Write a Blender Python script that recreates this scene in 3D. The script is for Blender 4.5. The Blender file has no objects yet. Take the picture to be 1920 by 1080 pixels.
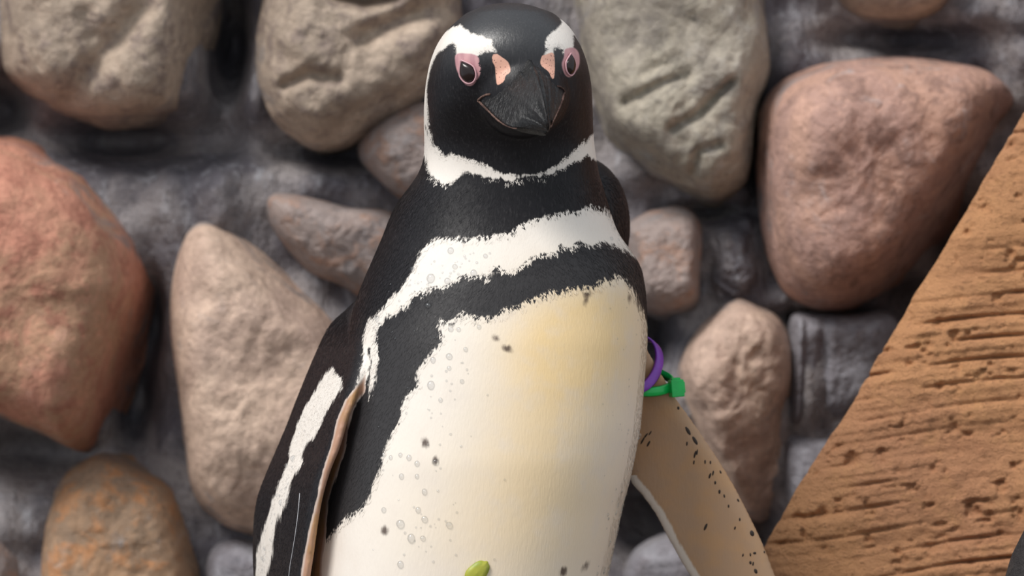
import bpy, bmesh, math, random
import numpy as np
from mathutils import Vector
from mathutils.bvhtree import BVHTree

random.seed(7); rng = np.random.default_rng(7)
scene = bpy.context.scene
C = scene.collection

# ------------------------------------------------------------------ camera
D, K, ZC = 3.0, 0.00029, 0.506          # camera distance, metres per photo pixel at the penguin, camera height
cam_d = bpy.data.cameras.new('camera'); cam = bpy.data.objects.new('camera', cam_d); C.objects.link(cam)
cam.location = (0, -D, ZC); cam.rotation_euler = (math.pi/2, 0, 0)
cam_d.sensor_width = 36.0; cam_d.lens = 36.0*D/(1920*K); cam_d.clip_start = 0.05
cam_d.dof.use_dof = True; cam_d.dof.focus_distance = D-0.06; cam_d.dof.aperture_fstop = 9.0
scene.camera = cam

# ------------------------------------------------------------------ sky, sun, exposure
w = bpy.data.worlds.new('overcast_sky'); scene.world = w; w.use_nodes = True
bg = w.node_tree.nodes['Background']; bg.inputs[0].default_value = (0.86, 0.93, 1.0, 1); bg.inputs[1].default_value = 0.74
sun_d = bpy.data.lights.new('sun_offscreen', 'SUN'); sun = bpy.data.objects.new('sun_offscreen', sun_d); C.objects.link(sun)
sun_d.energy = 2.95; sun_d.angle = math.radians(22); sun_d.color = (1.0, 0.965, 0.92)
sun.location = (-1.5, -2, 3)
sun.rotation_euler = Vector((0.60, 0.60, -1.0)).to_track_quat('-Z', 'Y').to_euler()
scene.view_settings.view_transform = 'Standard'; scene.view_settings.look = 'None'
scene.view_settings.gamma = 1.0; scene.view_settings.use_curve_mapping = False
scene.view_settings.exposure = 0.0

# ------------------------------------------------------------------ helpers
def P(px, py, y=0.0):
    s = K*(D+y)/D
    return ((px-960)*s, y, ZC+(540-py)*s)
def to_px(v):
    s = K*(D+v[:, 1])/D
    return np.stack([960+v[:, 0]/s, 540-(v[:, 2]-ZC)/s], 1)
def srgb(r, g, b):
    f = lambda c: (c/255/12.92) if c/255 <= 0.04045 else ((c/255+0.055)/1.055)**2.4
    return (f(r), f(g), f(b), 1)
def hash3(i, j, k, s):
    h = (i.astype(np.int64)*374761393 + j.astype(np.int64)*668265263 + k.astype(np.int64)*2147483647 + s*1274126177) & 0xffffffff
    h = ((h ^ (h >> 13))*1274126177) & 0xffffffff
    h = h ^ (h >> 16)
    return (h & 0xffff)/65535.0
def vnoise(p, s=0):
    i = np.floor(p).astype(np.int64); f = p-i; f = f*f*f*(f*(f*6-15)+10)
    r = 0
    for a in (0, 1):
        for b in (0, 1):
            for c in (0, 1):
                wt = (f[:, 0] if a else 1-f[:, 0])*(f[:, 1] if b else 1-f[:, 1])*(f[:, 2] if c else 1-f[:, 2])
                r = r+wt*hash3(i[:, 0]+a, i[:, 1]+b, i[:, 2]+c, s)
    return r*2-1
def fbm(p, scale, octv=4, s=0, gain=0.5):
    p = p*np.asarray(scale, float); a = 1; t = 0; n = 0
    for o in range(octv):
        t = t+a*vnoise(p+o*17.3, s+o); n += a; a *= gain; p = p*2.03
    return t/n
def mesh_obj(name, verts, faces, mat=None, parent=None, smooth=True):
    me = bpy.data.meshes.new(name)
    me.from_pydata([tuple(map(float, v)) for v in verts], [], [tuple(int(q) for q in f) for f in faces]); me.update()
    if smooth: me.polygons.foreach_set('use_smooth', np.ones(len(me.polygons), bool))
    o = bpy.data.objects.new(name, me); C.objects.link(o)
    if mat: me.materials.append(mat)
    if parent: o.parent = parent; 
    return o
def tag(o, label=None, cat=None, group=None, kind=None):
    if label: o['label'] = label
    if cat: o['category'] = cat
    if group: o['group'] = group
    if kind: o['kind'] = kind
    return o
def grid_faces(nr, nc, wrap=False):
    r, c = np.meshgrid(np.arange(nr-1), np.arange(nc if wrap else nc-1), indexing='ij')
    r = r.ravel(); c = c.ravel(); c2 = (c+1) % nc
    return np.stack([r*nc+c, r*nc+c2, (r+1)*nc+c2, (r+1)*nc+c], 1)
def smooth1(a, sig):
    n = int(sig*3)+1; k = np.exp(-0.5*(np.arange(-n, n+1)/sig)**2); k /= k.sum()
    return np.convolve(np.pad(a, n, mode='reflect', reflect_type='odd'), k, 'valid')
def sdf(poly, pts):
    """signed distance (px) to a polygon, positive inside"""
    A = np.asarray(poly, np.float32); B = np.roll(A, -1, 0); out = np.empty(len(pts), np.float32)
    for s in range(0, len(pts), 40000):
        q = pts[s:s+40000].astype(np.float32)
        best = np.full(len(q), 1e12, np.float32); ins = np.zeros(len(q), bool)
        for a, b in zip(A, B):
            e = b-a; d = q-a
            t = np.clip((d@e)/max(float(e@e), 1e-9), 0, 1)
            best = np.minimum(best, (d[:, 0]-t*e[0])**2+(d[:, 1]-t*e[1])**2)
            cond = (a[1] > q[:, 1]) != (b[1] > q[:, 1])
            ins ^= cond & (q[:, 0] < e[0]*(q[:, 1]-a[1])/(e[1] if e[1] != 0 else 1e-9)+a[0])
        out[s:s+40000] = np.sqrt(best)*np.where(ins, 1, -1)
    return out
def smooth_poly(pts, n):
    """closed Catmull-Rom through pts, n samples"""
    p = np.asarray(pts, float); m = len(p); t = np.linspace(0, m, n, endpoint=False); i = t.astype(int); f = (t-i)[:, None]
    p0, p1, p2, p3 = p[(i-1) % m], p[i % m], p[(i+1) % m], p[(i+2) % m]
    return 0.5*((2*p1)+(-p0+p2)*f+(2*p0-5*p1+4*p2-p3)*f*f+(-p0+3*p1-3*p2+p3)*f**3)
def spline(pts, n):
    """open Catmull-Rom"""
    p = np.asarray(pts, float); p = np.vstack([2*p[0]-p[1], p, 2*p[-1]-p[-2]]); m = len(p)-3
    t = np.linspace(0, m-1e-6, n); i = t.astype(int); f = (t-i)[:, None]
    p0, p1, p2, p3 = p[i], p[i+1], p[i+2], p[i+3]
    return 0.5*((2*p1)+(-p0+p2)*f+(2*p0-5*p1+4*p2-p3)*f*f+(-p0+3*p1-3*p2+p3)*f**3)

# ------------------------------------------------------------------ node helpers
class NT:
    def __init__(s, name):
        s.m = bpy.data.materials.new(name); s.m.use_nodes = True; s.t = s.m.node_tree
        s.b = s.t.nodes['Principled BSDF']; s.tc = s.t.nodes.new('ShaderNodeTexCoord')
    def n(s, kind, **kw):
        x = s.t.nodes.new(kind)
        for k, v in kw.items(): setattr(x, k, v)
        return x
    def l(s, a, b): s.t.links.new(a, b)
    def put(s, sock, v):
        if hasattr(v, 'is_linked') or hasattr(v, 'links'): s.l(v, sock)
        else: sock.default_value = v
    def coords(s, scale=(1, 1, 1), rot=(0, 0, 0)):
        mp = s.n('ShaderNodeMapping'); s.l(s.tc.outputs['Object'], mp.inputs[0])
        mp.inputs['Scale'].default_value = scale; mp.inputs['Rotation'].default_value = rot
        return mp.outputs[0]
    def noise(s, scale, vec=None, detail=3, rough=0.55, dist=0.0):
        x = s.n('ShaderNodeTexNoise'); s.l(vec or s.tc.outputs['Object'], x.inputs['Vector'])
        x.inputs['Scale'].default_value = scale; x.inputs['Detail'].default_value = detail
        x.inputs['Roughness'].default_value = rough; x.inputs['Distortion'].default_value = dist
        return x.outputs['Fac']
    def math(s, op, a, b=0.0, c=None):
        x = s.n('ShaderNodeMath', operation=op); s.put(x.inputs[0], a); s.put(x.inputs[1], b)
        if c is not None: s.put(x.inputs[2], c)
        return x.outputs[0]
    def step(s, v, lo, hi, a=0.0, b=1.0):
        x = s.n('ShaderNodeMapRange', interpolation_type='SMOOTHSTEP'); s.put(x.inputs['Value'], v)
        x.inputs['From Min'].default_value = lo; x.inputs['From Max'].default_value = hi
        x.inputs['To Min'].default_value = a; x.inputs['To Max'].default_value = b
        return x.outputs[0]
    def mix(s, f, a, b):
        x = s.n('ShaderNodeMix', data_type='RGBA'); s.put(x.inputs[0], f); s.put(x.inputs[6], a); s.put(x.inputs[7], b)
        return x.outputs[2]
    def attr(s, name):
        return s.n('ShaderNodeAttribute', attribute_name=name).outputs['Fac']
    def bump(s, h, strength=0.5, dist=0.002, prev=None):
        x = s.n('ShaderNodeBump'); s.l(h, x.inputs['Height']); x.inputs['Strength'].default_value = strength; x.inputs['Distance'].default_value = dist
        if prev: s.l(prev, x.inputs['Normal'])
        return x.outputs[0]
    def col(s, v): s.put(s.b.inputs['Base Color'], v)
    def rough(s, v): s.put(s.b.inputs['Roughness'], v)
    def nrm(s, v): s.l(v, s.b.inputs['Normal'])

def plain(name, c, rough=0.5, **kw):
    t = NT(name); nz = t.noise(180, detail=3)
    t.col(t.mix(t.step(nz, 0.3, 0.7), tuple(q*0.85 for q in c[:3])+(1,), c)); t.rough(rough)
    for k, v in kw.items(): t.b.inputs[k].default_value = v
    return t.m
def stone_mat(name, a, b, c, d=None, seed=0.0, spots=0.5):
    """mottled natural stone: base a, patches b, freckles c, pale film d, mortar smeared over the rim"""
    t = NT(name)
    v = t.n('ShaderNodeVectorMath', operation='ADD'); t.l(t.tc.outputs['Object'], v.inputs[0]); v.inputs[1].default_value = (seed, seed*1.7, seed*0.6)
    v = v.outputs[0]
    big = t.noise(13, v, 5, 0.62, 0.8); mid = t.noise(50, v, 6, 0.74, 0.4); fine = t.noise(200, v, 4, 0.75); film = t.noise(22, v, 7, 0.75, 0.9)
    k = t.mix(t.step(big, 0.40, 0.60), a, b)
    k = t.mix(t.step(mid, 0.49, 0.62, 0, min(1, spots*1.3)), k, c)
    k = t.mix(t.step(mid, 0.46, 0.34, 0, 0.45), k, tuple(min(1, q*1.35) for q in a[:3])+(1,))
    if d: k = t.mix(t.step(film, 0.55, 0.68, 0, 0.7), k, d)
    k = t.mix(t.step(fine, 0.54, 0.70, 0, 0.6), k, tuple(q*0.5 for q in a[:3])+(1,))
    k = t.mix(t.step(fine, 0.46, 0.32, 0, 0.4), k, tuple(min(1, q*1.5) for q in a[:3])+(1,))
    rim = t.math('ADD', t.attr('rim'), t.math('MULTIPLY', t.math('SUBTRACT', film, 0.5), 1.1))
    k = t.mix(t.step(rim, 0.93, 1.12, 0, 0.8), k, t.mix(mid, srgb(96, 92, 94), srgb(164, 158, 158)))
    t.col(k); t.rough(0.8); t.b.inputs['Specular IOR Level'].default_value = 0.25
    bp = t.bump(mid, 0.45, 0.008); bp = t.bump(fine, 0.7, 0.0035, bp); t.nrm(bp)
    return t.m

# ------------------------------------------------------------------ floor
WY = 0.40                                    # the wall face stands this far behind the penguin
def W(px, py, y=WY): return P(px, py, y)
nx, ny = 130, 150
gx, gy = np.meshgrid(np.linspace(-1.4, 1.5, nx), np.linspace(-3.6, WY+0.12, ny))
v = np.stack([gx.ravel(), gy.ravel(), np.zeros(nx*ny)], 1)
v[:, 2] = 0.006*fbm(v, 6, 4, 3)-0.006
M_floor = stone_mat('floor_rock', srgb(118, 108, 98), srgb(98, 94, 92), srgb(136, 120, 104), seed=3.0)
tag(mesh_obj('floor', v, grid_faces(ny, nx), M_floor), 'grey brown rock ground the penguin stands on', kind='structure')

# ------------------------------------------------------------------ wall: mortar bed with stones set in it
t = NT('mortar')
st = t.coords((1, 1, 0.35)); n1 = t.noise(16, None, 5, 0.6, 0.5); n2 = t.noise(75, st, 5, 0.7); n3 = t.noise(230, None, 4, 0.7)
k = t.mix(t.step(n1, 0.35, 0.65), srgb(98, 94, 101), srgb(164, 156, 155))
k = t.mix(t.step(n2, 0.52, 0.72, 0, 0.55), k, srgb(192, 192, 198))
k = t.mix(t.step(n3, 0.52, 0.7, 0, 0.6), k, srgb(72, 68, 72))
t.col(k); t.rough(0.72); t.nrm(t.bump(n3, 0.6, 0.004, t.bump(n2, 0.6, 0.012)))
M_mortar = t.m
xs = np.linspace(-1.15, 1.25, 601); zs = np.linspace(-0.03, 1.15, 296)
gx, gz = np.meshgrid(xs, zs)
v = np.stack([gx.ravel(), np.full(gx.size, WY-0.032), gz.ravel()], 1)
strand = fbm(v, (34, 1, 12), 3, 11)
hgt = 0.020*fbm(v, 9, 4, 5)+0.012*fbm(v, 34, 4, 6)+0.010*(1-np.abs(strand))*np.clip(0.5+1.5*fbm(v, 7, 2, 8), 0, 1)+0.004*fbm(v, 90, 3, 7)
# hollows in the mortar and thick sculpted lumps (px, py, rx, ry, depth: + goes in)
ppx = to_px(np.stack([v[:, 0], np.full(len(v), WY), v[:, 2]], 1))
for (cx, cy, rx, ry, dp) in [(432, 70, 38, 130, .12), (250, 262, 170, 45, .09), (660, 290, 120, 30, .06), (1230, 630, 28, 70, .06), (1215, 990, 90, 85, .09),
                             (1160, 900, 120, 80, .05), (700, 0, 45, 18, .05), (262, 700, 40, 120, .07), (60, 850, 130, 50, .07), (1415, 290, 16, 90, .06),
                             (1500, 30, 90, 40, .012), (1690, 75, 150, 26, .04), (1560, 600, 110, 22, .06), (1330, 398, 60, 16, .05), (1480, 690, 8, 100, .03), (1420, 990, 40, 50, .04), (-5, 200, 70, 60, .08), (1800, 470, 50, 80, .08), (1720, 560, 60, 40, .07), (240, 780, 30, 70, .05), (290, 590, 22, 70, .05), (1150, 620, 60, 60, .06),
                             (420, 330, 60, 80, -.018), (470, 180, 40, 80, -.02), (610, 330, 90, 40, -.012), (1370, 480, 60, 60, -.022), (1500, 690, 60, 110, -.02),
                             (1180, 330, 40, 40, -.012), (350, 950, 50, 100, -.012), (40, 920, 60, 60, -.01), (1480, 90, 60, 90, -.015), (1830, 60, 90, 70, -.02)]:
    hgt -= dp*np.exp(-(((ppx[:, 0]-cx)/rx)**2+((ppx[:, 1]-cy)/ry)**2))
v[:, 1] -= hgt
front_n = len(v)
f = list(map(tuple, grid_faces(len(zs), len(xs))))
# close the wall into a solid 20 cm thick
ring = [i for i in range(len(xs))]+[r*len(xs)+len(xs)-1 for r in range(1, len(zs))]+[(len(zs)-1)*len(xs)+i for i in range(len(xs)-2, -1, -1)]+[r*len(xs) for r in range(len(zs)-2, 0, -1)]
back = [(v[i][0], WY+0.22, v[i][2]) for i in ring]
v = np.vstack([v, back]); m = len(ring)
f += [(ring[(i+1) % m], ring[i], front_n+i, front_n+(i+1) % m) for i in range(m)] + [tuple(front_n+i for i in range(m))]
wall = tag(mesh_obj('wall_back', v, f, M_mortar), 'grey mortar wall set with large rounded stones', kind='structure')

M_tan = stone_mat('stone_tan', srgb(192, 172, 154), srgb(172, 154, 138), srgb(138, 122, 115), srgb(206, 186, 166), 0.0, 0.65)
M_red = stone_mat('stone_red', srgb(206, 146, 124), srgb(190, 150, 122), srgb(176, 118, 100), srgb(210, 164, 144), 1.3, 0.6)
M_pink = stone_mat('stone_pink', srgb(216, 188, 168), srgb(200, 172, 156), srgb(176, 150, 134), srgb(168, 156, 154), 2.1, 0.5)
M_orange = stone_mat('stone_orange', srgb(188, 152, 122), srgb(166, 140, 118), srgb(206, 148, 104), srgb(180, 174, 172), 4.4, 0.7)
M_green = stone_mat('stone_green_grey', srgb(180, 170, 154), srgb(164, 154, 142), srgb(136, 128, 120), srgb(196, 188, 178), 5.2, 0.6)
M_rose = stone_mat('stone_rose', srgb(198, 158, 140), srgb(186, 150, 138), srgb(150, 120, 110), srgb(206, 188, 184), 6.7, 0.65)
M_grey = stone_mat('stone_grey', srgb(164, 148, 142), srgb(148, 138, 136), srgb(176, 136, 114), srgb(180, 172, 172), 8.1)
M_blue = stone_mat('stone_blue_grey', srgb(154, 152, 158), srgb(136, 132, 138), srgb(126, 120, 124), srgb(180, 180, 188), 9.9)
M_dark = stone_mat('stone_dark', srgb(58, 54, 54), srgb(46, 43, 44), srgb(70, 64, 62), None, 7.9)

def stone(poly, mat, H, tilt=(0, 0), dents=(), seed=0, rough=1.0, nr=44, nt=150, power=5.0, set_in=0.0, centre=None, label=None):
    """a rounded stone whose outline on the wall is poly (photo px on the wall plane), H metres proud of the mortar;
    tilt = slope of its face (per metre to the right, upwards), dents = (polyline px, width px, depth m)"""
    out = smooth_poly(poly, nt)
    c = np.array(centre) if centre is not None else out.mean(0)
    rr = np.concatenate([np.sin(np.linspace(0, np.pi/2, nr)), [0.97, 0.90]])
    hh = np.concatenate([(1-np.clip(rr[:nr], 0, 1)**power)**(1/2.3), [-0.45, -0.8]])
    px = c[None, None, :]+rr[:, None, None]*(out-c)[None]
    s = K*(D+WY)/D
    x = (px[..., 0]-960)*s; z = ZC+(540-px[..., 1])*s
    cx, cz = (c[0]-960)*s, ZC+(540-c[1])*s
    h = H*hh[:, None]+np.clip(hh, 0, 1)[:, None]*((x-cx)*tilt[0]+(z-cz)*tilt[1])
    vv = np.stack([x.ravel(), (WY+set_in-h).ravel(), z.ravel()], 1)
    g = np.clip(np.repeat(hh, nt), 0, 1)
    q = vv+seed*3.1
    d = rough*(0.012*fbm(q, 12, 3, seed)+0.0036*fbm(q, 42, 4, seed+9)+0.0016*fbm(q, 150, 3, seed+4))
    vpx = px.reshape(-1, 2)
    for line, wd, dp in dents:
        L = np.asarray(line, float); best = np.full(len(vpx), 1e9)
        for a, b in zip(L[:-1], L[1:]):
            e = b-a; tt = np.clip(((vpx-a)@e)/(e@e), 0, 1); best = np.minimum(best, np.hypot(*(vpx-a-tt[:, None]*e).T))
        d -= dp*np.exp(-(best/wd)**2)
    vv[:, 1] -= d*(0.25+0.75*g)
    nrm = (vpx-c); nrm /= (np.linalg.norm(nrm, axis=1)[:, None]+1e-6)
    e2 = (1-g)*0.006*rough*fbm(q, 26, 3, seed+2)
    vv[:, 0] += nrm[:, 0]*e2; vv[:, 2] -= nrm[:, 1]*e2
    vv = np.vstack([vv])
    n = len(rr); fc = [tuple(r) for r in grid_faces(n, nt, True)]
    fc.append(tuple((n-1)*nt+i for i in range(nt)))
    o = mesh_obj('stone', vv, fc, mat, wall)
    o.data.attributes.new('rim', 'FLOAT', 'POINT').data.foreach_set('value', np.repeat(np.concatenate([rr[:nr], [1, 1]]), nt).astype(np.float32))
    if label: o['label'] = label
    return o

STONES = [
 dict(poly=[(30, -130), (6, -30), (8, 90), (25, 150), (80, 192), (150, 224), (235, 236), (320, 222), (360, 195), (388, 120), (405, 40), (412, -60), (330, -160), (160, -180)],
      mat=M_tan, H=.085, tilt=(.05, .1), seed=1, dents=[([(150, 190), (215, 105), (290, 20), (300, -40)], 26, .014), ([(190, 80), (180, 40)], 16, .006), ([(395, 180), (410, 40)], 50, .05)], label='large tan stone with a diagonal groove'),
 dict(poly=[(-190, 330), (-90, 262), (30, 262), (110, 300), (180, 345), (240, 420), (285, 505), (296, 560), (270, 650), (235, 760), (200, 830), (160, 850), (90, 815), (-10, 778), (-120, 740), (-200, 600), (-220, 450)],
      mat=M_red, H=.125, tilt=(-.08, .02), seed=2, dents=[([(318, 530), (266, 680), (208, 855)], 46, .11)], label='large red pink stone with a dark steep side', centre=(40, 540)),
 dict(poly=[(385, 402), (430, 420), (490, 462), (560, 520), (640, 590), (690, 700), (680, 850), (620, 960), (540, 1008), (475, 1005), (415, 980), (370, 915), (348, 800), (330, 660), (325, 560), (337, 475), (355, 425)],
      mat=M_pink, H=.10, tilt=(-.06, .05), seed=3, dents=[([(540, 440), (700, 620)], 60, .04)], label='tall pale pinkish stone', centre=(490, 720)),
 dict(poly=[(205, 850), (265, 866), (325, 902), (365, 950), (385, 1020), (390, 1110), (340, 1190), (220, 1210), (120, 1180), (78, 1100), (85, 985), (115, 905), (160, 864)],
      mat=M_orange, H=.075, seed=4, dents=[([(360, 930), (395, 1080)], 30, .02)], label='orange brown stone with pale mortar film'),
 dict(poly=[(520, -120), (498, 0), (488, 100), (498, 180), (530, 245), (590, 284), (650, 278), (720, 245), (790, 195), (850, 120), (880, 20), (860, -80), (760, -140), (640, -150)],
      mat=M_tan, H=.10, tilt=(-.05, .0), seed=5, rough=1.3,
      dents=[([(545, 170), (590, 150), (640, 158)], 12, .012), ([(650, -5), (690, 6), (740, -5)], 22, .045), ([(690, 80), (780, 40), (870, 15)], 22, .016), ([(530, 110), (560, 130)], 18, .006), ([(640, 250), (740, 200)], 30, .012)], label='tan stone with a hollow and a ledge'),
 dict(poly=[(497, 380), (515, 360), (570, 366), (650, 385), (740, 400), (800, 470), (790, 560), (700, 570), (650, 545), (590, 520), (540, 470), (508, 425)],
      mat=M_grey, H=.075, tilt=(.0, .2), seed=6, label='small pinkish grey stone'),
 dict(poly=[(1085, -90), (1080, 60), (1100, 180), (1130, 255), (1190, 305), (1250, 350), (1300, 378), (1345, 387), (1392, 350), (1408, 290), (1420, 210), (1438, 110), (1425, 0), (1380, -110), (1230, -150)],
      mat=M_green, H=.10, tilt=(.02, .02), seed=7, rough=1.5,
      dents=[([(1180, 280), (1225, 300), (1280, 345)], 9, .010), ([(1250, 250), (1300, 225), (1360, 165)], 9, .009), ([(1200, 150), (1260, 120)], 10, .006), ([(1170, 200), (1230, 170), (1280, 150)], 10, .007), ([(1290, 330), (1300, 290), (1340, 280)], 8, .006)], label='big grey green stone with creases'),
 dict(poly=[(1414, 300), (1425, 205), (1470, 152), (1550, 118), (1650, 112), (1750, 116), (1840, 130), (1905, 180), (1900, 270), (1840, 370), (1770, 450), (1700, 520), (1620, 568), (1540, 586), (1478, 560), (1435, 490), (1418, 400)],
      mat=M_rose, H=.12, tilt=(-.06, .0), seed=8, dents=[([(1895, 270), (1800, 440), (1690, 590)], 66, .11), ([(1560, 640), (1700, 560)], 30, .02)], label='large rounded rose stone', centre=(1600, 320)),
 dict(poly=[(1168, 440), (1190, 412), (1235, 396), (1290, 398), (1314, 440), (1312, 520), (1305, 572), (1260, 588), (1210, 582), (1180, 540)],
      mat=M_grey, H=.08, seed=9, rough=1.3, label='small grey stone'),
 dict(poly=[(1372, 553), (1420, 565), (1462, 600), (1484, 680), (1480, 800), (1470, 900), (1440, 960), (1395, 965), (1340, 890), (1290, 790), (1266, 705), (1285, 640), (1325, 590)],
      mat=M_pink, H=.085, tilt=(-.1, .1), seed=10, rough=1.5, dents=[([(1470, 780), (1420, 990)], 40, .02)], label='narrow mottled tan stone'),
 dict(poly=[(1474, 590), (1520, 582), (1600, 585), (1670, 590), (1690, 650), (1640, 740), (1580, 795), (1520, 806), (1470, 800), (1464, 740), (1468, 660)],
      mat=M_blue, H=.07, tilt=(.1, .1), seed=11, power=6, dents=[([(1490, 600), (1485, 790)], 8, -.008), ([(1535, 600), (1528, 780)], 10, .006)], label='flat blue grey stone'),
 dict(poly=[(1466, 815), (1520, 810), (1580, 812), (1620, 870), (1590, 960), (1520, 1010), (1480, 980), (1462, 900)], mat=M_blue, H=.06, seed=12, power=6),
 dict(poly=[(1560, -150), (1545, -50), (1575, 10), (1640, 42), (1720, 44), (1775, 10), (1790, -70), (1760, -160), (1650, -190)], mat=M_tan, H=.08, seed=13),
 dict(poly=[(690, 240), (740, 205), (800, 190), (880, 200), (930, 280), (920, 380), (840, 400), (760, 385), (700, 340), (675, 290)], mat=M_grey, H=.075, seed=14, tilt=(0, .1)),
 dict(poly=[(-60, 975), (-10, 985), (35, 1020), (58, 1080), (50, 1160), (-20, 1210), (-110, 1180), (-130, 1060)], mat=M_grey, H=.075, seed=15),
 dict(poly=[(398, 1030), (440, 1005), (500, 1015), (560, 1050), (580, 1130), (520, 1200), (430, 1190), (396, 1110)], mat=M_blue, H=.075, seed=16),
 dict(poly=[(1180, 1040), (1250, 1000), (1330, 1010), (1400, 1060), (1410, 1160), (1330, 1230), (1220, 1220), (1170, 1130)], mat=M_blue, H=.05, seed=17),
 dict(poly=[(895, -120), (905, -20), (960, 30), (1030, 28), (1062, -20), (1065, -110), (980, -160)], mat=M_rose, H=.05, seed=18),
 dict(poly=[(1316, 435), (1350, 402), (1400, 398), (1424, 445), (1440, 520), (1430, 575), (1370, 585), (1318, 540)], mat=M_mortar, H=.058, seed=19, rough=2.6, power=2.6),
]
for s_ in STONES: stone(**s_)
# the wall goes on past the frame with stones of the same kinds
occ = [(np.mean(s_['poly'], 0), max(np.ptp(np.asarray(s_['poly'], float), 0))/2) for s_ in STONES]
mats = [M_tan, M_red, M_pink, M_orange, M_green, M_rose, M_grey, M_blue]
tries = 0; made = 0
while tries < 9000 and made < 130:
    tries += 1
    r = random.uniform(95, 190) if tries < 2500 else random.uniform(55, 120); c = np.array([random.uniform(-850, 2800), random.uniform(-850, 2000)])
    if -r*1.25 < c[0] < 1920+r*1.25 and -r*1.25 < c[1] < 1080+r*1.25: continue
    if any(np.hypot(*(c-o)) < (r+q)*0.88 for o, q in occ): continue
    occ.append((c, r)); made += 1
    n = random.randint(8, 11); a0 = random.random()*6.28; ex = random.uniform(.75, 1); th = random.random()*3.14
    poly = []
    for i in range(n):
        a = a0+i*2*math.pi/n; q = np.array([math.cos(a), ex*math.sin(a)])*r*random.uniform(.82, 1.08)
        poly.append((c[0]+q[0]*math.cos(th)-q[1]*math.sin(th), c[1]+q[0]*math.sin(th)+q[1]*math.cos(th)))
    stone(poly, random.choice(mats), random.uniform(.05, .1), seed=30+made, nr=18, nt=64)

# ------------------------------------------------------------------ orange sandstone boulder
t = NT('orange_sandstone')
str_v = t.coords((1, 1, 4.2), (0, math.radians(-5), 0)); b1 = t.noise(14, str_v, 5, 0.65, 0.4); b2 = t.noise(60, None, 6, 0.75); b3 = t.noise(230, t.coords((1, 1, 1.7)), 5, 0.75); b0 = t.noise(9, None, 3)
k = t.mix(t.step(b0, 0.35, 0.65), srgb(212, 155, 110), srgb(196, 142, 106))
k = t.mix(t.step(b1, 0.5, 0.72, 0, 0.45), k, srgb(160, 110, 80))
k = t.mix(t.step(b2, 0.52, 0.70, 0, 0.5), k, srgb(212, 158, 110))
k = t.mix(t.step(b3, 0.54, 0.68, 0, 0.6), k, srgb(138, 94, 70))
k = t.mix(t.step(b2, 0.33, 0.27, 0, 0.7), k, srgb(96, 64, 52))
t.col(k); t.rough(0.82); t.b.inputs['Specular IOR Level'].default_value = 0.25
t.nrm(t.bump(b3, 0.9, 0.004, t.bump(b1, 0.4, 0.003, t.bump(b2, 0.6, 0.006))))
M_sand = t.m
YB = 0.11
def edge_px(py):
    return np.interp(py, [-260, 60, 225, 1010, 1200, 1500, 2290], [2160, 2015, 1920, 1440, 1345, 1280, 1250])
pys = np.concatenate([np.linspace(-330, -10, 60, endpoint=False), np.linspace(-10, 1100, 330, endpoint=False), np.linspace(1100, 2290, 120)])
us = np.concatenate([-np.linspace(0.10, 0.012, 14), np.linspace(-0.008, 0.26, 230), np.linspace(0.262, 0.62, 60)])   # along the section: - goes round to the back
sB = K*(D+YB)/D
verts = []
for py in pys:
    z = ZC+(540-py)*sB; xe = (edge_px(py)-960)*sB
    lean = YB+0.10*max(0, z-0.30)
    u = us
    x = np.where(u >= 0, xe+u, xe+0.25*(-u)); y = np.where(u >= 0, lean-0.012*(1-np.exp(-np.clip(u, 0, 1)/0.01))-0.05*np.clip(u, 0, .6), lean+(-u))
    verts.append(np.stack([x, y, np.full(len(u), z)], 1))
vb = np.concatenate(verts); nu = len(us); nrw = len(pys)
top = 0.5+0.5*np.tanh(((vb[:, 2])-(ZC+(540+300)*sB))/0.02)
q = vb.copy(); q[:, 2] -= 0.09*q[:, 0]
lay = fbm(q, (3.5, 3.5, 70), 3, 41); lay2 = fbm(q, (12, 12, 110), 3, 47); amp = np.clip(0.45+2.0*fbm(q, (11, 11, 22), 3, 43), 0, 1)
rowpos = q[:, 2]/0.0128+0.55*fbm(q, (7, 7, 10), 2, 49)
saw = rowpos-np.floor(rowpos)
crack = np.exp(-((saw-0.5)/0.085)**2)*amp*np.clip(0.5+1.2*fbm(q, (26, 26, 40), 2, 51), 0, 1)
pit = np.clip(fbm(q, (120, 120, 210), 3, 53)-0.27, 0, 1)*1.5
disp = 0.004*fbm(vb, 16, 4, 44)+0.0022*lay+0.0014*lay2+0.0016*fbm(vb, 120, 4, 45)-0.0075*crack-0.006*pit+0.0012*(1-saw)*amp
wl = np.tile(np.clip((us+0.008)/0.012, 0, 1), nrw)
vb[:, 1] -= disp*(0.3+0.7*wl); vb[:, 0] -= disp*(1-wl)*0.8+0.0025*fbm(q, (10, 10, 45), 3, 46)*(1-np.clip(np.tile(us, nrw)/0.02, 0, 1))
fb = [tuple(r) for r in grid_faces(nrw, nu)]
# close: back skin, top and bottom
nb = len(vb); bk = []
for i in range(nrw):
    a = vb[i*nu]; b = vb[i*nu+nu-1]; bk += [(a[0]+0.02, 0.262, a[2]), (b[0], 0.262, b[2])]
vb = np.vstack([vb, bk])
for i in range(nrw-1):
    fb.append((i*nu, (i+1)*nu, nb+2*(i+1), nb+2*i)); fb.append((nb+2*i, nb+2*(i+1), nb+2*(i+1)+1, nb+2*i+1)); fb.append((nb+2*i+1, nb+2*(i+1)+1, (i+1)*nu+nu-1, i*nu+nu-1))
fb.append(tuple(range(nu))+(nb+1, nb)); fb.append(tuple((nrw-1)*nu+i for i in range(nu-1, -1, -1))+(nb+2*(nrw-1), nb+2*(nrw-1)+1))
bo = mesh_obj('sandstone_boulder', vb, fb, M_sand)
tag(bo, 'orange brown sandstone boulder with a slanting edge and rows of horizontal cracks', 'rock')

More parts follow.
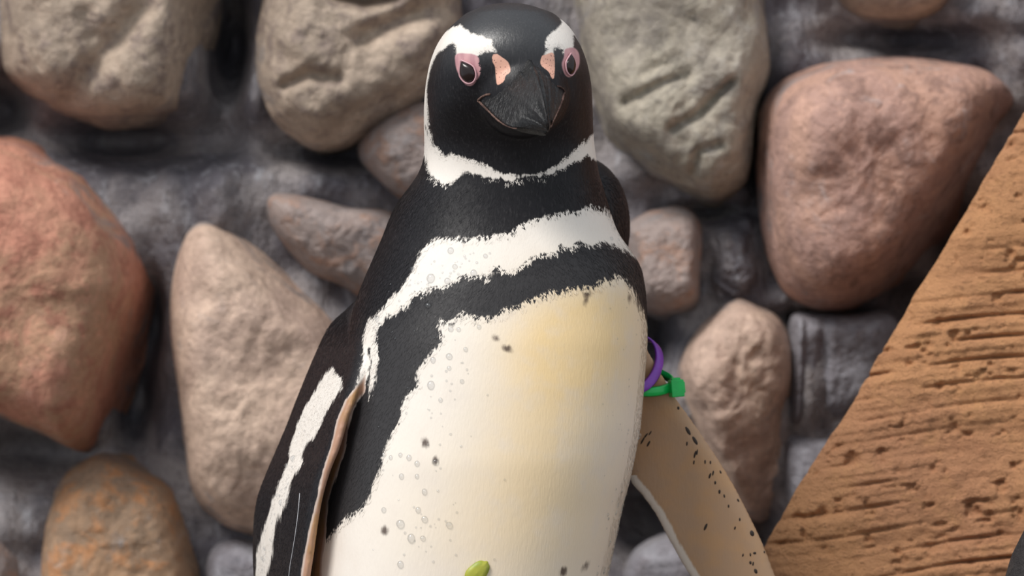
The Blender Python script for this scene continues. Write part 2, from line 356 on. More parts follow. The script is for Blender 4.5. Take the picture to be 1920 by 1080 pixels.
# ------------------------------------------------------------------ dark rock at the boulder's foot
n_t, n_r = 96, 90
vv = []
for i in range(n_r):
    f_ = i/(n_r-1); r = 0.085*(1-f_**2.6)**0.5 if i < n_r-1 else 0.0005; z = 0.42*f_
    for j in range(n_t):
        a = 2*math.pi*j/n_t; vv.append((0.316+r*math.cos(a), -0.035+0.75*r*math.sin(a), z))
vv = np.array(vv); d = 1+0.10*fbm(vv, 11, 4, 61)+0.04*fbm(vv, 50, 3, 62); vv[:, 0] = 0.316+(vv[:, 0]-0.316)*d; vv[:, 1] = -0.035+(vv[:, 1]+0.035)*d
ff = [tuple(r) for r in grid_faces(n_r, n_t, True)]+[tuple(range(n_t-1, -1, -1)), tuple((n_r-1)*n_t+i for i in range(n_t))]
tag(mesh_obj('dark_rock', vv, ff, M_dark), 'dark grey upright rock in front of the orange boulder', 'rock')

# ------------------------------------------------------------------ PENGUIN
# rows: py, left px, right px, y of the section's middle, front depth, back depth
ROWS = [(6, 944, 966, -.030, .003, .004), (8, 922, 985, -.030, .010, .011), (12.5, 904, 1002, -.030, .018, .020), (25, 874, 1038, -.030, .028, .030),
        (50, 844, 1069, -.031, .037, .041), (69, 828, 1080, -.031, .042, .046), (90, 816, 1091, -.031, .045, .049), (121, 805, 1102, -.030, .047, .051),
        (160, 798, 1109, -.028, .047, .052), (200, 795, 1111, -.024, .046, .052), (240, 795, 1112, -.018, .043, .052), (270, 796, 1114, -.013, .042, .052),
        (300, 795, 1118, -.010, .043, .054), (330, 783, 1124, -.006, .046, .058), (380, 745, 1140, .000, .054, .066), (410, 730, 1148, .002, .058, .070),
        (440, 719, 1160, .004, .063, .074), (470, 706, 1183, .004, .067, .078), (500, 693, 1202, .004, .071, .080), (540, 676, 1210, .004, .075, .082), (580, 662, 1213, .004, .078, .084),
        (640, 648, 1214, .003, .082, .086), (720, 634, 1208, .002, .086, .088), (800, 616, 1201, .001, .089, .090), (860, 603, 1190, .000, .091, .092), (905, 595, 1180, .000, .092, .093),
        (950, 588, 1167, .000, .093, .094), (1000, 580, 1157, .000, .094, .095), (1080, 570, 1140, .000, .095, .096), (1300, 556, 1120, .002, .097, .098),
        (1500, 556, 1096, .006, .094, .096), (1700, 576, 1062, .012, .084, .092), (1880, 622, 1010, .020, .066, .080), (2010, 690, 944, .026, .044, .056), (2075, 770, 870, .030, .018, .022)]
R = np.array(ROWS, float)
py_f = np.concatenate([6+(30-6)*np.linspace(0, 1, 14)**1.6, np.linspace(33, 2075, 640)])
sg = 3.0
rowi = [np.interp(py_f, R[:, 0], R[:, j]) for j in range(1, 6)]
for j in range(5):
    a = rowi[j]; b = a.copy(); b[14:] = smooth1(a, sg)[14:]; lo_ = np.clip((py_f-1080)/150, 0, 1); b = b*(1-lo_)+lo_*smooth1(a, 26); rowi[j] = b
XL, XR = rowi[0], rowi[1]
na = 160; th = np.linspace(0, 2*np.pi, na, endpoint=False)
pv = []
for i, py in enumerate(py_f):
    xl, xr, yc, hf, hb = (rowi[j][i] for j in range(5))
    c, s = np.cos(th), np.sin(th)
    e = 2.15
    cx_ = np.sign(c)*np.abs(c)**(2/e); sx = np.sign(s)*np.abs(s)**(2/e)
    y = yc+np.where(sx < 0, sx*hf, sx*hb)
    x0, _, z0 = P((xl+xr)/2, py, yc); hw = (xr-xl)/2*K*(D+yc)/D
    pv.append(np.stack([x0+cx_*hw, y, np.full(na, z0)], 1))
pv = np.concatenate(pv); nr_ = len(py_f)
bm = bmesh.new()
def bm_add(bm, verts, faces):
    vs = [bm.verts.new(tuple(map(float, q))) for q in verts]
    for f_ in faces: bm.faces.new([vs[int(i)] for i in f_])
bm_add(bm, pv, [tuple(r) for r in grid_faces(nr_, na, True)]+[tuple(range(na-1, -1, -1)), tuple((nr_-1)*na+i for i in range(na))])
def ellipsoid(c, r, rot=0.0, n=40):
    vs, fs = [], []
    for i in range(n+1):
        a = math.pi*i/n
        for j in range(2*n):
            b = math.pi*j/n; q = Vector((math.sin(a)*math.cos(b)*r[0], math.sin(a)*math.sin(b)*r[1], math.cos(a)*r[2]))
            if i in (0, n) and j: continue
            vs.append((q, i, j))
    idx = {(i, j): k for k, (q, i, j) in enumerate(vs)}
    g = lambda i, j: idx[(i, 0 if i in (0, n) else j % (2*n))]
    for i in range(n):
        for j in range(2*n):
            f_ = [g(i, j), g(i, j+1), g(i+1, j+1), g(i+1, j)]; u = []
            for k in f_:
                if k not in u: u.append(k)
            fs.append(tuple(u[::-1]))
    ca, sa = math.cos(rot), math.sin(rot)
    return [(c[0]+q.x*ca-q.z*sa, c[1]+q.y, c[2]+q.x*sa+q.z*ca) for q, _, _ in vs], fs
def blade(sections, n=40):
    """sections: (edge A xyz, edge B xyz, thickness at A, thickness at B) -> closed teardrop loft"""
    vs = []
    for A, B, ta, tb in sections:
        A, B = Vector(A), Vector(B); ax = (B-A); L = ax.length; ax.normalize()
        nrm = ax.cross(Vector((0, 0, 1))).normalized()
        for j in range(n):
            a = 2*math.pi*j/n; u = 0.5-0.5*math.cos(a)           # 0 at A, 1 at B
            tt = (ta*(1-u)+tb*u)*0.5
            prof = min(1.0, math.sqrt(max(0, u*L/(ta*0.9)))) * min(1.0, math.sqrt(max(0, (1-u)*L/(tb*1.5))))
            vs.append(A+ax*(u*L)+nrm*(tt*prof*(1 if a < math.pi else -1)))
    m = len(sections); fs = [tuple(r) for r in grid_faces(m, n, True)]+[tuple(range(n-1, -1, -1)), tuple((m-1)*n+i for i in range(n))]
    return vs, fs
# face cone towards the bill, back hump behind the neck, brow ridges
bm_add(bm, *ellipsoid(P(980, 178, -.062), (.024, .020, .023)))
bm_add(bm, *ellipsoid(P(1077, 438, .056), (.0305, .040, .0430), -0.14))
bm_add(bm, *ellipsoid(P(800, 520, .042), (.0260, .046, .0580), -0.35))
# wing folded against the side: py, trailing px, leading px, y trailing, y leading
FL = np.array([(545, 690, 716, .030, -.004), (575, 658, 706, .032, -.018), (610, 620, 704, .034, -.034), (667, 591, 696, .036, -.047), (747, 558, 672, .038, -.060), (787, 543, 657, .039, -.063), (840, 521, 641, .040, -.066),
      (884, 502, 623, .040, -.067), (933, 484, 609, .040, -.068), (982, 477, 600, .040, -.069), (1044, 476, 591, .040, -.069), (1080, 478, 585, .040, -.069), (1150, 484, 576, .040, -.067), (1220, 500, 566, .036, -.060), (1275, 528, 556, .020, -.045)], float)
FLs = spline(FL, 110)
vs, fs = blade([(P(r[2]-9, r[0], r[4]), P(r[1], r[0], r[3]), .0078, .0045) for r in FLs])
bm_add(bm, vs, fs)
# wing held away from the body: outer px, inner px, y
FR = np.array([(1190, 610, 1120, 690, .020), (1212, 650, 1135, 730, .022), (1241, 700, 1150, 770, .024), (1269, 747, 1160, 815, .026), (1296, 784, 1166, 862, .026), (1322, 822, 1180, 905, .026), (1349, 862, 1202, 931, .026), (1376, 907, 1228, 968, .026),
      (1402, 956, 1248, 1006, .026), (1429, 1013, 1270, 1046, .026), (1455, 1080, 1300, 1096, .026), (1475, 1150, 1336, 1160, .026), (1482, 1220, 1378, 1222, .026), (1470, 1268, 1425, 1268, .026)], float)
FRs = spline(FR, 110)
vs, fs = blade([(P(r[0], r[1], r[4]), P(r[2], r[3], r[4]+.010), .0070, .0040) for r in FRs])
bm_add(bm, vs, fs)
# legs, webbed feet with three toes, tail
for sx in (-1, 1):
    fx = -0.040+0.045*sx
    bm_add(bm, *ellipsoid((fx, .028, .062), (.021, .026, .060)))
    bm_add(bm, *ellipsoid((fx, .010, .018), (.019, .045, .014)))
    for k_ in (-1, 0, 1):
        vs, fs = ellipsoid((0, 0, 0), (.0085, .050, .0085), n=16)
        a = 0.36*k_+0.12*sx; ca, sa = math.cos(a), math.sin(a)
        bm_add(bm, [(fx+x*ca+(y-.030)*sa*-1*-1, -.010-x*sa+(y-.030)*ca, .0085+z) for x, y, z in vs], fs)
        vs, fs = ellipsoid((0, 0, 0), (.017, .040, .004), n=14)
        bm_add(bm, [(fx+x*ca+(y-.020)*sa, -.006-x*sa+(y-.020)*ca, .007+z) for x, y, z in vs], fs)
bm_add(bm, *ellipsoid((-.040, .100, .062), (.030, .075, .010)))
bm.normal_update()
src = bpy.data.meshes.new('body_source'); bm.to_mesh(src); bm.free()
so = bpy.data.objects.new('body_source', src); C.objects.link(so)
md = so.modifiers.new('r', 'REMESH'); md.mode = 'VOXEL'; md.voxel_size = 0.00135; md.adaptivity = 0
sm = so.modifiers.new('s', 'SMOOTH'); sm.factor = 0.5; sm.iterations = 10
dg = bpy.context.evaluated_depsgraph_get(); dg.update()
body_me = bpy.data.meshes.new_from_object(so.evaluated_get(dg), depsgraph=dg)
bpy.data.objects.remove(so); bpy.data.meshes.remove(src)
body_me.name = 'body'
nv = len(body_me.vertices)
BV = np.empty(nv*3, np.float32); body_me.vertices.foreach_get('co', BV); BV = BV.reshape(-1, 3).astype(float)
BN = np.empty(nv*3, np.float32); body_me.vertex_normals.foreach_get('vector', BN); BN = BN.reshape(-1, 3)
body_me.polygons.foreach_set('use_smooth', np.ones(len(body_me.polygons), bool))
px = to_px(BV)

# --- markings: polygons in photo pixels over the bird's front (positive distance = inside)
BROW_L = [(770, 240), (802, 236), (801, 180), (802, 158), (808, 130), (815, 110), (823, 98), (832, 93), (840, 85), (851, 80), (855, 86), (856, 112), (880, 118), (897, 105), (906, 99), (924, 97), (929, 100), (932, 96), (924, 86), (925, 77),
          (918, 73), (910, 72), (905, 67), (897, 67), (890, 64), (883, 64), (879, 56), (874, 55), (868, 49), (862, 46), (857, 51), (850, 50), (840, 56), (826, 66), (800, 80), (770, 120)]
BROW_R = [(1047, 27), (1054, 31), (1060, 36), (1085, 36), (1110, 60), (1086, 78), (1077, 66), (1075, 66), (1075, 100), (1062, 105), (1054, 100), (1056, 95), (1044, 88), (1037, 90), (1038, 102), (1020, 104), (1024, 96), (1021, 84), (1022, 72), (1031, 65), (1037, 60), (1049, 50), (1054, 42)]
COLLAR = [(770, 225), (799, 225), (803, 243), (809, 255), (812, 271), (826, 281), (831, 292), (850, 289), (862, 291), (881, 296), (900, 303), (922, 315), (948, 324), (976, 327), (1010, 325), (1036, 315), (1058, 296), (1086, 274), (1099, 262), (1111, 251), (1140, 236),
          (1140, 318), (1119, 301), (1105, 293), (1086, 300), (1051, 318), (1014, 330), (982, 332), (957, 340), (932, 335), (900, 327), (872, 324), (856, 335), (837, 346), (815, 338), (803, 316), (796, 292), (770, 280)]
CHEST = [(683, 627), (688, 607), (707, 583), (733, 557), (753, 530), (773, 505), (787, 477), (807, 450), (815, 447), (850, 444), (862, 441), (875, 448), (890, 444), (913, 440), (941, 440), (966, 429), (995, 413), (1023, 402), (1058, 396), (1086, 394), (1108, 383), (1133, 390),
         (1148, 402), (1160, 400), (1200, 440), (1230, 480), (1194, 481), (1170, 467), (1150, 459), (1130, 453), (1107, 458), (1087, 453), (1067, 463), (1050, 460), (1043, 473), (1020, 477), (1000, 477), (987, 490), (973, 500), (953, 510), (937, 500), (923, 501), (917, 520), (903, 513), (887, 517),
         (873, 512), (857, 520), (843, 532), (820, 537), (803, 540), (797, 551), (777, 547), (768, 570), (750, 573), (743, 587), (725, 587), (720, 603), (708, 605), (706, 625), (710, 645), (712, 680), (706, 700), (700, 730), (694, 745), (690, 735), (695, 705), (699, 680), (692, 655), (694, 680), (690, 710), (676, 728), (664, 735), (672, 712), (679, 680), (680, 650)]
BELLY = [(1250, 600), (1211, 600), (1203, 575), (1196, 560), (1187, 540), (1173, 521), (1153, 512), (1146, 520), (1140, 523), (1130, 520), (1117, 533), (1100, 533), (1070, 538), (1050, 543), (1027, 548), (1000, 558), (983, 567), (957, 574), (945, 583), (933, 588), (920, 593), (893, 592), (863, 587), (852, 600), (837, 603), (827, 596),
         (823, 606), (826, 618), (835, 632), (820, 645), (806, 660), (797, 674), (783, 690), (782, 705), (786, 717), (775, 722), (770, 735), (760, 752), (756, 772), (745, 790), (729, 822), (722, 845), (716, 867), (702, 905), (690, 935), (678, 953), (660, 962), (640, 978), (622, 998), (606, 1013), (585, 1030), (560, 1100), (555, 1300), (575, 1700), (660, 1980), (980, 1980), (1120, 1700), (1250, 1300)]
WSTRIPE = [(622, 686), (629, 703), (642, 707), (640, 729), (622, 756), (611, 773), (600, 800), (587, 822), (567, 849), (569, 869), (551, 893), (540, 929), (524, 969), (516, 1000), (511, 1036), (500, 1080), (492, 1140), (484, 1140), (480, 1080), (482, 1044), (493, 991), (507, 951), (520, 911), (542, 862), (549, 827), (560, 791), (573, 760), (591, 733), (604, 707)]
STRIP = [(676, 715), (686, 700), (686, 735), (672, 752), (662, 772), (652, 810), (648, 845), (630, 895), (616, 940), (612, 1000), (604, 1050), (600, 1150), (560, 1150), (564, 1080), (569, 1044), (582, 982), (595, 933), (604, 884), (618, 840), (631, 787), (648, 747)]
EYE_L = [(856, 102), (855, 121), (858, 133), (864, 146), (872, 157), (881, 160.5), (889, 156), (898, 142), (901, 130), (898, 117), (896, 106), (880, 101)]
EYE_R = [(1060, 93), (1075, 90), (1085, 100), (1085, 123), (1074, 140), (1066, 144), (1059, 138), (1054, 121), (1058, 107)]
OR_L = [(923, 104), (931, 101), (941, 107), (953, 117), (957, 134), (948, 142), (945, 152), (933, 159), (930, 146), (928, 125), (924, 117)]
OR_R = [(1022, 103), (1037, 99), (1040, 117), (1039, 144), (1035, 147), (1029, 135), (1016, 124), (1013, 115), (1017, 104)]
FRP = [(r[0]+20, r[1]-8) for r in FR[2:]]+[(r[2]-20, r[3]+12) for r in FR[:1:-1]]
frontlim = (0.016-BV[:, 1])/K
edge_r = np.interp(px[:, 1], py_f, XR)
w1 = np.maximum.reduce([sdf(p_, px) for p_ in (BROW_L, BROW_R, COLLAR, CHEST, BELLY)])
on_wing_l = sdf([(r[1]-30, r[0]) for r in FL[2:]]+[(r[2]+2, r[0]) for r in FL[:1:-1]], px)   # inside the folded wing's outline
sides = np.minimum(w1, frontlim)
sides = np.where((on_wing_l > 2) & (px[:, 1] > 735), -30, sides)
wing_r = (px[:, 0] > edge_r-12) & (BV[:, 1] > 0.008) & (px[:, 1] > 640) & (px[:, 1] < 1300) & (px[:, 0] > 1140)
white = np.where(wing_r, -30, sides)
st_ = np.where(BN[:, 1] < 0.75, sdf(WSTRIPE, px), -30); st_ = np.where(BN[:, 0] < 0.35, st_, -30)
white = np.maximum(white, st_)
tan_ = np.where(wing_r, np.where(BN[:, 1] < 0.25, 30, -30), -30).astype(float)
strip = np.minimum(sdf(STRIP, px), (0.0-BV[:, 1])/K)
front = (BN[:, 1] < 0.3) & (BV[:, 1] < 0)
pink = np.where(front, np.maximum(sdf(smooth_poly(EYE_L, 60), px), sdf(smooth_poly(EYE_R, 60), px)), -30)
orange = np.where(front, np.maximum(sdf(smooth_poly(OR_L, 50), px), sdf(smooth_poly(OR_R, 50), px)), -30)
# dark flecks: px, py, rx, ry, angle
SPOTS = [(930, 634, 9, 5, 35), (951, 653, 10, 7, 20), (1101, 549, 7, 11, 10), (1099, 563, 4, 8, 15), (1181, 558, 4, 8, 5), (1196, 566, 4, 10, -10), (797, 830, 7, 9, 0), (817, 864, 6, 7, 0), (721, 995, 7, 8, 20), (1097, 1062, 4, 9, 35), (1057, 1072, 6, 8, 25)]
sp_w = [(1205, 826, 2.2, 10, 30), (1211, 817, 2, 8, 40), (1216, 832, 2.5, 8, 30), (1219, 812, 1.6, 6, 35), (1288, 832, 2, 5, 5), (1303, 852, 2.4, 9, 15), (1307, 848, 2, 7, 10), (1301, 867, 2, 5, 10), (1322, 866, 2, 5, 0), (1332, 867, 2, 4, 0), (1331, 892, 2.5, 7, 20),
        (1337, 887, 2, 6, 10), (1351, 885, 2, 4, -20), (1341, 905, 2.5, 4, 0), (1349, 922, 2.8, 5, 5), (1358, 930, 2, 4, -10), (1366, 949, 2, 4, 0), (1323, 988, 3, 9, 25), (1378, 990, 2, 4, 20), (1387, 974, 2, 4, 0), (1384, 938, 2.5, 4, -30), (1272, 765, 3, 4, 0),
        (1393, 1041, 2, 4, 20), (1407, 1040, 2, 4, 0), (1415, 1037, 4, 3, 0), (1407, 1055, 3, 4, 0), (1412, 1057, 2, 5, 10), (1417, 1071, 4, 6, -20), (1433, 1035, 2, 3, 0), (1444, 1052, 2, 3, 0), (1290, 808, 4, 11, -30), (1303, 826, 4, 11, -30), (1410, 1000, 5, 7, -20)]
def ell(lst, sel):
    out = np.full(nv, -30.0)
    ii = np.where(sel)[0]; q = px[ii]
    for (cx, cy, rx, ry, an) in lst:
        a = math.radians(an); dx, dy = q[:, 0]-cx, q[:, 1]-cy
        u = dx*math.cos(a)+dy*math.sin(a); v_ = -dx*math.sin(a)+dy*math.cos(a)
        out[ii] = np.maximum(out[ii], (1-np.sqrt((u/rx)**2+(v_/ry)**2))*min(rx, ry))
    return np.maximum(out, -30)
spot = ell(SPOTS, front)
trail = np.where(wing_r & (px[:, 1] > 890) & (BN[:, 1] < 0.5), -sdf([(r[2]+16, r[3]-9) for r in FR[4:]]+[(1600, 1300), (1600, 700), (1190, 700)], px), -30)   # pale trailing rim of the open wing
def blob(cx, cy, rx, ry): return np.exp(-(((px[:, 0]-cx)/rx)**2+((px[:, 1]-cy)/ry)**2))
stain = np.where(front, np.clip(0.95*blob(1085, 640, 130, 110)+0.6*blob(1030, 800, 130, 200)+0.5*blob(960, 1000, 200, 180)+.3*blob(1150, 560, 80, 60), 0, 1), 0)
FLANK = [(700, 620), (800, 545), (1000, 480), (1150, 458), (1225, 520), (1225, 620), (860, 640), (720, 1030), (600, 1030), (672, 760)]
sm_ = lambda p_, w_: np.clip(0.5+sdf(p_, px)/w_, 0, 1)
grey = np.where(front, 0.6*sm_(FLANK, 70), 0)
MARKS = (('m_white', white), ('m_tan', tan_), ('m_strip', strip), ('m_pink', pink), ('m_orange', orange), ('m_spot', spot), ('m_trail', trail), ('stain', stain), ('grey', grey))
for nm, arr in MARKS:
    body_me.attributes.new(nm, 'FLOAT', 'POINT').data.foreach_set('value', np.ascontiguousarray(arr, np.float32))

t = NT('penguin_plumage')
sep = t.n('ShaderNodeSeparateXYZ'); t.l(t.tc.outputs['Object'], sep.inputs[0])
fz = t.coords((1, 1, 0.33)); fzs = t.coords((1, 1, 0.22))
j1 = t.noise(260, fz, 3, 0.6); j2 = t.noise(900, fzs, 2, 0.6); j3 = t.noise(70, None, 3, 0.5); j4 = t.noise(105, fz, 3, 0.6)
jag = t.math('ADD', t.math('MULTIPLY', t.math('SUBTRACT', j1, 0.5), 10), t.math('MULTIPLY', t.math('SUBTRACT', j2, 0.5), 10))
jag = t.math('ADD', jag, t.math('MULTIPLY', t.math('SUBTRACT', j4, 0.5), 20))
head = t.step(sep.outputs[2], 0.59, 0.62)                    # head feathers are shorter: crisper marking edges
jag = t.math('MULTIPLY', jag, t.math('SUBTRACT', 1.0, t.math('MULTIPLY', head, 0.70)))
fw = t.step(t.math('ADD', t.attr('m_white'), jag), -2.2, 2.2)
blk = t.mix(t.attr('grey'), (0.012, 0.011, 0.013, 1), (0.056, 0.053, 0.054, 1))
blk = t.mix(t.step(j2, 0.5, 0.8, 0, 0.5), blk, (0.05, 0.046, 0.048, 1))
wht = t.mix(t.attr('stain'), srgb(236, 228, 219), srgb(240, 210, 160))
wht = t.mix(t.step(j3, 0.45, 0.75, 0, 0.35), wht, srgb(228, 216, 204))
col = t.mix(fw, blk, wht)
tn = t.mix(t.step(j3, 0.35, 0.7), srgb(178, 146, 118), srgb(186, 148, 112))
col = t.mix(t.step(t.attr('m_tan'), -2, 2), col, tn)
col = t.mix(t.step(t.math('ADD', t.attr('m_trail'), t.math('MULTIPLY', jag, 0.4)), -2, 3), col, srgb(224, 212, 200))
stc = t.mix(t.step(j3, 0.4, 0.65), srgb(178, 138, 116), srgb(172, 132, 92))
stc = t.mix(t.step(t.attr('m_strip'), 6.0, 1.0, 0, 0.8), stc, srgb(206, 190, 180))
col = t.mix(t.step(t.math('ADD', t.attr('m_strip'), t.math('MULTIPLY', jag, 0.35)), -1, 1.5), col, stc)
pk = t.mix(t.step(j1, 0.35, 0.7), srgb(208, 158, 160), srgb(184, 134, 140))
col = t.mix(t.step(t.math('ADD', t.attr('m_pink'), t.math('MULTIPLY', jag, 0.35)), -2.2, 1.2), col, pk)
vor = t.n('ShaderNodeTexVoronoi'); vor.inputs['Scale'].default_value = 780; t.l(t.tc.outputs['Object'], vor.inputs['Vector'])
og = t.mix(t.step(vor.outputs['Distance'], 0.30, 0.18, 0, 0.75), srgb(226, 172, 150), srgb(96, 54, 56))
col = t.mix(t.step(t.math('ADD', t.attr('m_orange'), t.math('MULTIPLY', jag, 0.25)), -1, 1), col, og)
col = t.mix(t.step(t.math('ADD', t.attr('m_spot'), t.math('MULTIPLY', jag, 0.6)), -4.0, 4.5, 0, 0.9), col, srgb(72, 54, 48))
t.col(col)
fb_ = t.math('MAXIMUM', fw, t.step(t.attr('m_tan'), -2, 2))
t.rough(t.math('MULTIPLY_ADD', fb_, 0.12, 0.44))
t.put(t.b.inputs['Specular IOR Level'], t.math('MULTIPLY_ADD', t.step(sep.outputs[2], 0.615, 0.64), 0.75, 0.22))
t.nrm(t.bump(j2, 0.14, 0.0012, t.bump(j1, 0.05, 0.0015)))
M_plume = t.m
body_me.materials.clear(); body_me.materials.append(M_plume)
penguin = bpy.data.objects.new('penguin', None); C.objects.link(penguin); penguin.empty_display_size = 0.1
tag(penguin, 'standing black and white banded penguin with tags on one wing and wet plumage', 'penguin')
body = bpy.data.objects.new('body', body_me); C.objects.link(body); body.parent = penguin

bvh = BVHTree.FromPolygons([Vector(q) for q in BV], [tuple(p_.vertices) for p_ in body_me.polygons])
CAM = Vector((0, -D, ZC))
def hit(px_, py_):
    d_ = (Vector(P(px_, py_, 0))-CAM).normalized()
    loc, nrm, _, _ = bvh.ray_cast(CAM, d_)
    return loc, nrm


# --- contour feathers: short vanes lying along the skin, each carrying the marking of its root
body_me.calc_loop_triangles()
nt_ = len(body_me.loop_triangles); TR = np.empty(nt_*3, np.int32); body_me.loop_triangles.foreach_get('vertices', TR); TR = TR.reshape(-1, 3)
cen = BV[TR].mean(1); cpx = to_px(cen); cn = BN[TR].mean(1)
ok = (cpx[:, 1] < 1250) & (cn[:, 1] < 0.55) & (np.max(wing_r[TR], 1) == 0) & (pink[TR].max(1) < -2) & (orange[TR].max(1) < -2) & (strip[TR].max(1) < -2)
ok &= ~((np.abs(cpx[:, 0]-990) < 62) & (np.abs(cpx[:, 1]-180) < 75))
ar = 0.5*np.linalg.norm(np.cross(BV[TR[:, 1]]-BV[TR[:, 0]], BV[TR[:, 2]]-BV[TR[:, 0]]), axis=1)*ok
ar = ar*np.where(cpx[:, 1] < 340, 2.4, 1.0)
wc_ = white[TR].mean(1); face_ = np.abs(cn[:, 1])
ar = ar*np.where((wc_ > 7) & (face_ > 0.3), 0.0, 1.0)
NF = 110000
pick = np.sort(rng.choice(nt_, NF, p=ar/ar.sum())); u1, u2 = rng.random(NF), rng.random(NF); fl = u1+u2 > 1; u1[fl] = 1-u1[fl]; u2[fl] = 1-u2[fl]
bw = np.stack([1-u1-u2, u1, u2], 1)
lerp = lambda A: (A[TR[pick]]*(bw[..., None] if A.ndim == 2 else bw)).sum(1)
rp = lerp(BV); rn = lerp(BN.astype(float)); rn /= np.linalg.norm(rn, axis=1)[:, None]; rpx = to_px(rp)
hd_ = np.clip((350-rpx[:, 1])/40, 0, 1)
bill = np.array(P(985, 150, -.11))
flow = (np.array([0, 0.15, -1.0])[None]+np.stack([np.where(rpx[:, 0] < 930, -.25, .12), np.zeros(NF), np.zeros(NF)], 1))*(1-hd_)[:, None]+hd_[:, None]*((rp-bill)/np.linalg.norm(rp-bill, axis=1)[:, None]+np.array([0, 0.5, -.15]))
flow += rng.normal(0, 0.16, (NF, 3)); flow -= rn*(flow*rn).sum(1)[:, None]; flow /= np.linalg.norm(flow, axis=1)[:, None]
sidev = np.cross(flow, rn); wing_ = (lerp(on_wing_l.astype(float)) > 0) & (rpx[:, 1] > 640)
ln = np.where(hd_ > 0.5, 0.0019, 0.0036)*np.where(wing_, 0.55, 1)*rng.uniform(.7, 1.25, NF); wd = ln*rng.uniform(.13, .2, NF)
lift = ln*rng.uniform(.005, .05, NF)
FV = np.stack([rp-rn*.0002, rp+flow*(ln*.55)[:, None]+sidev*wd[:, None]+rn*(lift*.5)[:, None], rp+flow*ln[:, None]+rn*lift[:, None], rp+flow*(ln*.55)[:, None]-sidev*wd[:, None]+rn*(lift*.5)[:, None]], 1).reshape(-1, 3)
fm = bpy.data.meshes.new('contour_feathers'); fm.vertices.add(NF*4); fm.loops.add(NF*4); fm.polygons.add(NF)
fm.vertices.foreach_set('co', FV.astype(np.float32).ravel()); fm.loops.foreach_set('vertex_index', np.arange(NF*4, dtype=np.int32)); fm.polygons.foreach_set('loop_start', np.arange(0, NF*4, 4, dtype=np.int32))
fm.polygons.foreach_set('use_smooth', np.ones(NF, bool)); fm.update(); fm.validate()
for nm, arr in MARKS:
    fm.attributes.new(nm, 'FLOAT', 'POINT').data.foreach_set('value', np.repeat(lerp(np.asarray(arr, float)), 4).astype(np.float32))
fm.normals_split_custom_set_from_vertices([tuple(q) for q in np.repeat(rn+rng.normal(0, .025, (NF, 3)), 4, 0)])
fm.materials.append(M_plume)
fo = bpy.data.objects.new('contour_feathers', fm); C.objects.link(fo); fo.parent = body; tag(fo, kind='stuff')

# --- eyes
M_eye = plain('eye_dark_brown', (0.016, 0.007, 0.006, 1), 0.22); M_lid = plain('eyelid_pink', srgb(206, 160, 166), 0.4)
def make_eye(cx, cy, a_px, b_px, ang):
    loc, nrm = hit(cx, cy)
    up = Vector((math.sin(ang), 0, math.cos(ang))); up = (up-nrm*up.dot(nrm)).normalized(); rt = up.cross(nrm).normalized()
    a, b = a_px*K, b_px*K
    b = b/max(0.35, abs(nrm.y))            # seen foreshortened on the side of the head
    vs, fs = ellipsoid((0, 0, 0), (1, 1, 1), n=20)
    def M(x, y, z):                                            # y is outwards
        w_ = 1-0.55*max(0, z)**1.4-0.08*z                            # narrower at the top: teardrop
        return loc+rt*(x*b*w_)+up*(z*a)+nrm*(y*0.0030)
    e = mesh_obj('eye', [M(*q) for q in vs], fs, M_eye, penguin)
    vs = []; n1_, n2_ = 48, 10
    for i in range(n1_):
        A = 2*math.pi*i/n1_
        for j in range(n2_):
            B = 2*math.pi*j/n2_; rr = 1.10+0.0
            x, z = math.cos(A)*rr, math.sin(A)*rr; w_ = 1-0.55*max(0, min(1, z))**1.4-0.08*z
            tub = 0.00048
            vs.append(loc+rt*(x*b*w_)+up*(z*a)+(rt*math.cos(A)+up*math.sin(A))*(tub*math.cos(B))+nrm*(0.0006+tub*0.9*math.sin(B)))
    fs = [(i*n2_+j, ((i+1) % n1_)*n2_+j, ((i+1) % n1_)*n2_+(j+1) % n2_, i*n2_+(j+1) % n2_) for i in range(n1_) for j in range(n2_)]
    tag(mesh_obj('eyelid', vs, fs, M_lid, e), 'pale pink eye rim')
    return e
make_eye(876, 134, 21, 13.5, math.radians(-32))
make_eye(1068.5, 121, 18.5, 8, math.radians(16))


# --- dark flecks on the pale underside of the open wing
fvs, ffs = ellipsoid((0, 0, 0), (1, 1, 1), n=5); KV, KF = [], []
for (cx, cy, rx, ry, an) in sp_w:
    h_, n_n = hit(cx, cy)
    if h_ is None or h_.y > .1: continue
    a = math.radians(an); up = Vector((math.sin(a), 0, math.cos(a))); up = (up-n_n*up.dot(n_n)).normalized(); rt = up.cross(n_n)
    base = len(KV)*len(fvs); KV.append(np.array([h_+rt*(x*rx*K*.8)+up*(z*ry*K*.85)+n_n*(y*.0004) for x, y, z in fvs])); KF += [tuple(i+base for i in f_) for f_ in ffs]
fk = mesh_obj('dark_flecks', np.concatenate(KV), KF, plain('fleck_brown', srgb(48, 36, 30), 0.6), body); tag(fk, kind='stuff')

# --- pale feather shaft along the folded wing
q = [hit(a_, b_)[0]+Vector((0, -.0002, 0)) for a_, b_ in spline([(562, 925), (560, 950), (556, 985), (550, 1025), (544, 1060), (541, 1085)], 30)]
SHAFT = q

